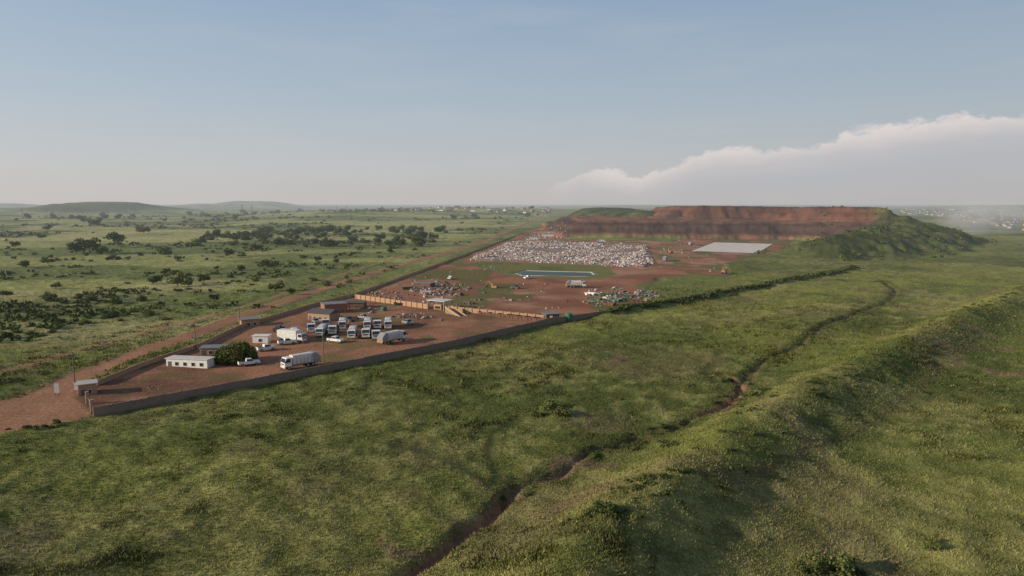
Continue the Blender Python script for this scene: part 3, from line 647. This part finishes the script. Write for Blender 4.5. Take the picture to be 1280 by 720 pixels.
for s in(-1,1): MB().box(s*3.6-.3,s*3.6+.3,-.3,.3,-.3,3.3).obj('gate_pillar',M['brick'],e)
g=MB(); 
for i in range(16): g.box(-3.2+i*.42,-3.16+i*.42,-.03,.03,.15,2.2)
g.box(-3.25,3.2,-.04,.04,.1,.18); g.box(-3.25,3.2,-.04,.04,2.15,2.23); g.obj('gate_leaf',M['steel'],e)
tag(e,'steel bar gate between two tan pillars at the corner of the wall','gate')
def tank(px,py,r_,h_,lab,stand=0):
    x,y,z=at(px,py,0); e=empty('water_tank',(x,y,z)); b=MB()
    prof=[(r_,stand),(r_,stand+h_*.8),(r_*.85,stand+h_*.92),(r_*.25,stand+h_),(r_*.25,stand+h_+.12)]
    for (ra,za),(rb_,zb) in zip(prof[:-1],prof[1:]): b.cyl((0,0,za),(0,0,zb),ra,rb_,18)
    b.obj('tank_body',M['tank'],e)
    rg=MB()
    for q in range(3): rg.cyl((0,0,stand+h_*(.2+.22*q)),(0,0,stand+h_*(.2+.22*q)+.08),r_+.04,n=18)
    rg.obj('hoop',M['tank'],e); MB().cyl((0,0,-.3),(0,0,stand-.003 if stand else .05),r_*1.05,n=18).obj('plinth',M['concl'],e); tag(e,lab,'tank')
tank(711,403,1.25,2.9,'green water tank at the right end of the tan wall',.4); tank(480,391,1.1,2.2,'smaller green water tank against the tan wall left of the canopy',.2)
x,y,_=at(550,389); e=empty('weighbridge_canopy',(x,y,0),-.55)
MB().box(-4.2,4.2,-3,3,4.2,4.4).obj('roof',M['dirtywhite'],e)
for sx in(-1,1):
    for sy in(-1,1): MB().box(sx*3.8-.12,sx*3.8+.12,sy*2.6-.12,sy*2.6+.12,-.2,4.197).obj('column',M['steel'],e)
MB().box(-2,1.5,-1.2,1.2,-.1,2.7).obj('booth',M['brick'],e); MB().box(-1.4,1.0,-1.24,-1.203,1.1,2.0).obj('window',M['glass'],e)
tag(e,'pale roofed weighbridge canopy standing in the gap of the tan wall','canopy')
x,y,_=at(570,396); e=empty('ramp',(x,y,0),-.9)
MB().prof([(-5,0),(5,-.2),(-5,2.6)],-1.3,1.3).obj('deck',M['conc'],e)
for s in(-1,1):
    MB().prof([(-5,2.6),(5,-.1),(5,.9),(-5,3.5)],s*1.3+.005*s,s*1.3+.12*s).obj('side_wall',M['brick'],e)
tag(e,'sloping tan ramp with side walls leading down from the canopy','ramp')
def make_skip(m):
    e=empty('skip'); b=MB()
    b.add([(-1.4,-.85,.1),(1.4,-.85,.1),(1.4,.85,.1),(-1.4,.85,.1),(-1.95,-.95,1.5),(1.95,-.95,1.5),(1.95,.95,1.5),(-1.95,.95,1.5)],[(3,2,1,0),(0,1,5,4),(1,2,6,5),(2,3,7,6),(3,0,4,7)])
    b.obj('bin',m,e)
    r_=MB(); r_.box(-2,2,-1.02,-.94,1.42,1.55); r_.box(-2,2,.94,1.02,1.42,1.55); r_.box(-2.02,-1.94,-.94,.94,1.42,1.55); r_.box(1.94,2.02,-.94,.94,1.42,1.55); r_.obj('rim',m,e)
    for s in(-1,1):
        for q in(-1,1): MB().box(q*.6-.06,q*.6+.06,s*.99-.05,s*.99+.05,.35,1.4).obj('lifting_lug',M['chassis'],e)
    return e
SK={c_:make_skip(M[c_]) for c_ in('rust','green','white','blue')}; su={}
def skip(px,py,c_,lab,grp=None,rz=None,s=1.2):
    x,y,z=at(px,py,0); r_=random.uniform(-.9,.5) if rz is None else rz
    if c_ not in su: o=SK[c_]; su[c_]=1; o.location=(x,y,z); o.rotation_euler.z=r_; o.scale=(s,)*3
    else: o=dup(SK[c_],(x,y,z),r_,None,s)
    tag(o,lab,'skip',grp)
for i,px in enumerate((606,618,630,641,652,664,675)): skip(px,396+i*1.35,'rust','rusty open skip in the row parked in front of the tan wall','rusty skips along the tan wall',-.6)
skip(500,384,'green','green skip left of the canopy behind the tan wall'); skip(585,391,'green','green skip between the ramp and the row of rusty skips')
for px,py,c_ in [(745,378,'green'),(757,372,'green'),(770,379,'green'),(784,374,'green')]: skip(px,py,c_,'green skip among the debris near the right boundary','green skips among the debris')
for px,py,c_,lab in [(738,371,'white','white skip at the left of the debris heap'),(776,368,'rust','rusty skip at the back of the debris heap'),(795,380,'rust','rusty skip at the right end of the debris heap'),(762,384,'rust','rusty skip at the front of the debris heap'),(509,364,'green','green skip at the left of the middle scrap heap'),(545,358,'blue','blue skip behind the middle scrap heap'),(553,368,'rust','rusty skip in front of the middle scrap heap'),(532,369,'white','white skip in front of the middle scrap heap')]: skip(px,py,c_,lab)
def make_exc():
    e=empty('excavator')
    for s in(-1,1): MB().prof([(-2,.4),(-1.6,0),(1.6,0),(2,.4),(1.7,.9),(-1.7,.9)],s*1.2-.3,s*1.2+.3).obj('track',M['chassis'],e)
    MB().box(-2.2,1.3,-1.3,1.3,1.1,2.3).obj('body',M['yellow'],e,.06)
    c_=MB().prof([(0.1,2.303),(1.5,2.303),(1.3,3.3),(.1,3.3)],.3,1.25).obj('cab',M['yellow'],e); MB().add([(1.52,.4,2.4),(1.52,1.15,2.4),(1.33,1.15,3.2),(1.33,.4,3.2)],[(0,1,2,3)]).obj('window',M['glass'],c_)
    MB().prof([(1.0,1.6),(1.4,1.4),(4.0,4.2),(3.6,4.7)],-.75,-.35).obj('boom',M['yellow'],e); MB().prof([(3.6,4.6),(4.0,4.3),(6.0,2.2),(5.7,2.0)],-.7,-.4).obj('arm',M['yellow'],e)
    MB().prof([(5.4,2.2),(6.3,2.2),(6.2,1.2),(5.3,.9)],-1.1,0).obj('bucket',M['chassis'],e); return e
ex=make_exc(); l=at(618,362,0); ex.location=l; ex.rotation_euler.z=2.6; ex.scale=(.85,)*3; tag(ex,'yellow excavator standing on the red earth left of the pond','excavator')
dup(ex,at(712,360,0),.4,'yellow excavator on the red earth in front of the pond',.8); dup(ex,at(838,318),2.0,'yellow excavator working right of the refuse field'); dup(ex,at(905,344),1.0,'yellow excavator by the green patch right of the pond')
for a0,b0,a1,b1,lab in [(828,330,834,326,'white refuse truck on the haul track right of the refuse field'),(716,361,724,361,'white refuse truck beside the excavator in front of the pond'),(860,308,868,307,'white refuse truck near the pale slab'),(748,305,756,305,'white refuse truck tipping behind the refuse field')]:
    l,r=PQ((a0,b0),(a1,b1)); o=dup(rt,l,r,lab)
def pole(px,py,h_,lab,kind='power'):
    x,y,z=at(px,py); e=empty('utility_pole' if kind=='power' else 'lamp_pole',(x,y,z),.5)
    MB().cyl((0,0,-.5),(0,0,h_),.15,.1,8).obj('pole',M['pole'],e)
    if kind=='power':
        MB().box(-1.2,1.2,-.07,.07,h_-.8,h_-.65).obj('crossarm',M['pole'],e)
        for s in(-1,0,1): MB().cyl((s,0,h_-.65),(s,0,h_-.35),.07,n=6).obj('insulator',M['white'],e)
    else:
        MB().cyl((0,0,h_),(1.2,0,h_+.25),.05,.05,6).obj('arm',M['pole'],e); MB().box(1.1,1.8,-.15,.15,h_+.15,h_+.3).obj('lamp_head',M['dirtywhite'],e)
    tag(e,lab,'pole')
pole(94,487,7.5,'dark utility pole beside the gatehouse'); pole(300,414,7,'utility pole by the tan hut on the road'); pole(405,457,8,'slim lamp pole in the truck yard behind the near refuse truck','lamp'); pole(245,440,7,'utility pole along the left wall behind the site cabin'); pole(437,390,7,'utility pole at the corner of the tan wall'); pole(585,402,6.5,'lamp pole in front of the tan wall near the ramp','lamp')
def make_pylon():
    e=empty('pylon'); b=MB(); hh=42
    def w(z): return 4.2*(1-z/hh)+.7
    for sx in(-1,1):
        for sy in(-1,1): b.cyl((sx*w(0),sy*w(0),-2),(sx*w(hh),sy*w(hh),hh),.3,.25,4)
    zs=[0,9,17,24,30,35,39,42]
    for za,zb in zip(zs[:-1],zs[1:]):
        for s in(-1,1):
            b.cyl((s*w(za),-w(za),za),(s*w(zb),w(zb),zb),.14,n=4); b.cyl((-w(za),s*w(za),za),(w(zb),s*w(zb),zb),.14,n=4); b.cyl((w(za),s*w(za),za),(-w(zb),s*w(zb),zb),.14,n=4)
    b.obj('tower',M['towersteel'],e)
    for z in(26,32,38):
        c_=MB(); 
        for s in(-1,1): c_.cyl((0,0,z+1.4),(s*8,0,z),.22,n=4); c_.cyl((0,0,z-.6),(s*8,0,z),.22,n=4)
        c_.obj('crossarm',M['towersteel'],e)
    return e
py_=make_pylon(); x,y,z=at(303,268); py_.location=(x,y,z-2); tag(py_,'tall lattice pylon on the left horizon, left one of a close pair','pylon')
for px,py,s,lab in [(315,268,1,'tall lattice pylon on the left horizon, right one of a close pair'),(421,266,.7,'small distant pylon on the horizon left of centre, left of two'),(433,266,.7,'small distant pylon on the horizon left of centre, right of two'),(28,270,.6,'distant pylon at the far left horizon')]:
    x,y,z=at(px,py); dup(py_,(x,y,z-2),.3,lab,s)
# ---------------------------------------------------------------- far settlement
HM=[]
for k_,(wm,rm) in enumerate(((M['dirtywhite'],M['roofg']),(M['brick'],M['redbrick']),(M['white'],M['steel']),(M['mutedwall'],M['roofg']))):
    b=MB(); b.box(-5,5,-3.5,3.5,-1.5,3.2); n0=len(b.f); b.profx([(-4,3.2),(4,3.2),(0,5.2)],-5.5,5.5); me=b.mesh('house',wm); me.materials.append(rm)
    for i,p in enumerate(me.polygons):
        if i>=n0: p.material_index=1
    HM.append(me)
def house(px,py,lab,grp,s,ks=(0,1,2)):
    x,y,z=at(px,py); o=link('house',HM[random.choice(ks)],None,(x,y,z),random.uniform(-.6,.6)); o.scale=(s,)*3; tag(o,lab,'house',grp)
for i in range(140):
    px=random.uniform(490,705); house(px,random.uniform(262.5,270)+(700-px)*.006,'tiny pale house in the distant township beyond the landfill road','houses of the township behind the road',random.uniform(.9,1.5),(0,1,2,3,3))
for i in range(158):
    px=random.uniform(1125,1290); py=random.uniform(261,288); 
    if py>267+(px-1125)*.14: py=random.uniform(261,268)
    house(px,py,'tiny hazy house in the distant town at the far right','houses of the town on the right',random.uniform(.6,1.1),(3,1,3,0))
# ---------------------------------------------------------------- drifting smoke
x,y=G(1245,296)
bm=bmesh.new(); bmesh.ops.create_icosphere(bm,subdivisions=3,radius=1); me=bpy.data.meshes.new('smoke'); bm.to_mesh(me); bm.free()
sm=link('smoke',me,None,(x,y+20,22),.2); sm.scale=(80,50,28)
m=bpy.data.materials.new('thin_smoke'); m.use_nodes=True; nt=m.node_tree; nt.nodes.clear()
tc=nn(nt,'ShaderNodeTexCoord'); ln_=nn(nt,'ShaderNodeVectorMath',operation='LENGTH'); nt.links.new(tc.outputs['Object'],ln_.inputs[0])
fall=nn(nt,'ShaderNodeMapRange',interpolation_type='SMOOTHSTEP'); nt.links.new(ln_.outputs['Value'],fall.inputs[0]); fall.inputs[1].default_value=.98; fall.inputs[2].default_value=.1; fall.inputs[3].default_value=0; fall.inputs[4].default_value=1
no=nn(nt,'ShaderNodeTexNoise'); no.inputs['Scale'].default_value=2.2; no.inputs['Detail'].default_value=2; nt.links.new(tc.outputs['Object'],no.inputs[0])
dn=math_(nt,'MULTIPLY',math_(nt,'MULTIPLY',fall.outputs[0],math_(nt,'MAXIMUM',math_(nt,'SUBTRACT',no.outputs[0],.34),0.0)),.14)
pv=nn(nt,'ShaderNodeVolumePrincipled'); pv.inputs['Color'].default_value=(.98,.99,1,1); nt.links.new(dn,pv.inputs['Density']); o_=nn(nt,'ShaderNodeOutputMaterial'); nt.links.new(pv.outputs[0],o_.inputs['Volume'])
me.materials.append(m); tag(sm,'thin bluish smoke drifting over the far right valley','smoke',kind='stuff')
# ---------------------------------------------------------------- world
EL=math.radians(17); AZ=math.radians(-106)
S=Vector((math.sin(AZ)*math.cos(EL),math.cos(AZ)*math.cos(EL),math.sin(EL)))
w=bpy.data.worlds.new('World'); bpy.context.scene.world=w; w.use_nodes=True; nt=w.node_tree; nt.nodes.clear()
sky=nn(nt,'ShaderNodeTexSky',sky_type='NISHITA'); sky.sun_disc=False; sky.sun_elevation=EL; sky.sun_rotation=AZ; sky.air_density=1.2; sky.dust_density=2.0; sky.ozone_density=1.5
sk=nn(nt,'ShaderNodeVectorMath',operation='SCALE'); nt.links.new(sky.outputs[0],sk.inputs[0]); sk.inputs['Scale'].default_value=.10
tc=nn(nt,'ShaderNodeTexCoord'); sp=nn(nt,'ShaderNodeSeparateXYZ'); nt.links.new(tc.outputs['Generated'],sp.inputs[0])
el=math_(nt,'ARCSINE',sp.outputs[2]); az=math_(nt,'ARCTAN2',sp.outputs[0],sp.outputs[1])
def ramp(f,st):
    r_=nn(nt,'ShaderNodeValToRGB'); nt.links.new(f,r_.inputs[0]); cr=r_.color_ramp
    while len(cr.elements)<len(st): cr.elements.new(.5)
    for e_,(p_,c_) in zip(cr.elements,st): e_.position=p_; e_.color=tuple(c_)+(1,) if len(c_)==3 else c_
    return r_.outputs[0]
def mixc(f,a,b):
    m_=nn(nt,'ShaderNodeMix',data_type='RGBA')
    if isinstance(f,float): m_.inputs[0].default_value=f
    else: nt.links.new(f,m_.inputs[0])
    for s_,i_ in((a,6),(b,7)):
        if isinstance(s_,tuple): m_.inputs[i_].default_value=s_+(1,)
        else: nt.links.new(s_,m_.inputs[i_])
    return m_.outputs[2]
rc=ramp(el,[(0,(.57,.54,.53)),(.05,(.54,.55,.565)),(.13,(.44,.51,.585)),(.28,(.30,.41,.555)),(1,(.12,.19,.34))])
base=mixc(.88,sk.outputs[0],rc)
lf=math_(nt,'MULTIPLY_ADD',az,-.13,1.0); lf=math_(nt,'MINIMUM',math_(nt,'MAXIMUM',lf,.85),1.15)
vs=nn(nt,'ShaderNodeVectorMath',operation='SCALE'); nt.links.new(base,vs.inputs[0]); nt.links.new(lf,vs.inputs['Scale']); base=vs.outputs[0]
mp=nn(nt,'ShaderNodeMapping'); mp.inputs['Scale'].default_value=(2.5,2.5,14); nt.links.new(tc.outputs['Generated'],mp.inputs[0])
nz=nn(nt,'ShaderNodeTexNoise'); nz.inputs['Scale'].default_value=1.6; nz.inputs['Detail'].default_value=8; nt.links.new(mp.outputs[0],nz.inputs[0])
wf=nn(nt,'ShaderNodeMapRange'); wf.inputs[1].default_value=.5; wf.inputs[2].default_value=.8; wf.inputs[4].default_value=.22; nt.links.new(nz.outputs[0],wf.inputs[0])
base=mixc(wf.outputs[0],base,(.60,.60,.61))
et=ramp(az,[(0,(0,0,0)),(.045,(.014,)*3),(.10,(.048,)*3),(.18,(.036,)*3),(.26,(.068,)*3),(.40,(.082,)*3),(.58,(.102,)*3),(.9,(.112,)*3)])
mp2=nn(nt,'ShaderNodeMapping'); mp2.inputs['Scale'].default_value=(1,1,1.8); nt.links.new(tc.outputs['Generated'],mp2.inputs[0])
n1=nn(nt,'ShaderNodeTexNoise'); n1.inputs['Scale'].default_value=19; n1.inputs['Detail'].default_value=12; n1.inputs['Roughness'].default_value=.60; n1.inputs['Distortion'].default_value=.3; nt.links.new(mp2.outputs[0],n1.inputs[0])
top=math_(nt,'ADD',et,math_(nt,'MULTIPLY',math_(nt,'SUBTRACT',n1.outputs[0],.5),.065))
dlt=math_(nt,'SUBTRACT',top,el)
cm=nn(nt,'ShaderNodeMapRange',interpolation_type='SMOOTHSTEP'); cm.inputs[1].default_value=-.003; cm.inputs[2].default_value=.007; nt.links.new(dlt,cm.inputs[0])
azf=nn(nt,'ShaderNodeMapRange',interpolation_type='SMOOTHSTEP'); azf.inputs[1].default_value=.03; azf.inputs[2].default_value=.12; nt.links.new(az,azf.inputs[0])
mask=math_(nt,'MULTIPLY',cm.outputs[0],azf.outputs[0])
dep=math_(nt,'ADD',math_(nt,'DIVIDE',dlt,.10),math_(nt,'MULTIPLY',math_(nt,'SUBTRACT',n1.outputs[0],.5),-.55))
depth=ramp(dep,[(0,(.78,.70,.67)),(.10,(.68,.62,.61)),(.24,(.54,.52,.54)),(.46,(.45,.46,.50)),(1,(.44,.45,.48))])
opac=nn(nt,'ShaderNodeMapRange'); opac.inputs[1].default_value=.0; opac.inputs[2].default_value=.07; opac.inputs[3].default_value=.85; opac.inputs[4].default_value=.40; nt.links.new(dlt,opac.inputs[0])
azo=nn(nt,'ShaderNodeMapRange'); azo.inputs[1].default_value=.05; azo.inputs[2].default_value=.35; azo.inputs[3].default_value=.7; azo.inputs[4].default_value=1.0; nt.links.new(az,azo.inputs[0])
bse=nn(nt,'ShaderNodeMapRange',interpolation_type='SMOOTHSTEP'); bse.inputs[1].default_value=0; bse.inputs[2].default_value=.035; bse.inputs[3].default_value=.5; bse.inputs[4].default_value=1; nt.links.new(el,bse.inputs[0])
fac=math_(nt,'MULTIPLY',math_(nt,'MULTIPLY',math_(nt,'MULTIPLY',mask,opac.outputs[0]),azo.outputs[0]),bse.outputs[0])
fin=mixc(fac,base,depth)
bg=nn(nt,'ShaderNodeBackground'); nt.links.new(fin,bg.inputs[0]); bg.inputs[1].default_value=1.0
ow=nn(nt,'ShaderNodeOutputWorld'); nt.links.new(bg.outputs[0],ow.inputs[0])
sd=bpy.data.lights.new('sun','SUN'); sd.energy=5.0; sd.angle=math.radians(.5); sd.color=(1,.87,.66)
so_=bpy.data.objects.new('sun',sd); C.objects.link(so_); so_.rotation_euler=S.to_track_quat('Z','Y').to_euler()
cam=bpy.data.cameras.new('camera'); cam.lens=F/1280*36; cam.sensor_width=36; cam.clip_end=100000; cam.clip_start=1
co=bpy.data.objects.new('camera',cam); C.objects.link(co); co.location=(0,0,H); co.rotation_euler=(math.pi/2-P,0,0); bpy.context.scene.camera=co
sc=bpy.context.scene; sc.view_settings.view_transform='Standard'; sc.view_settings.look='None'; sc.view_settings.exposure=0
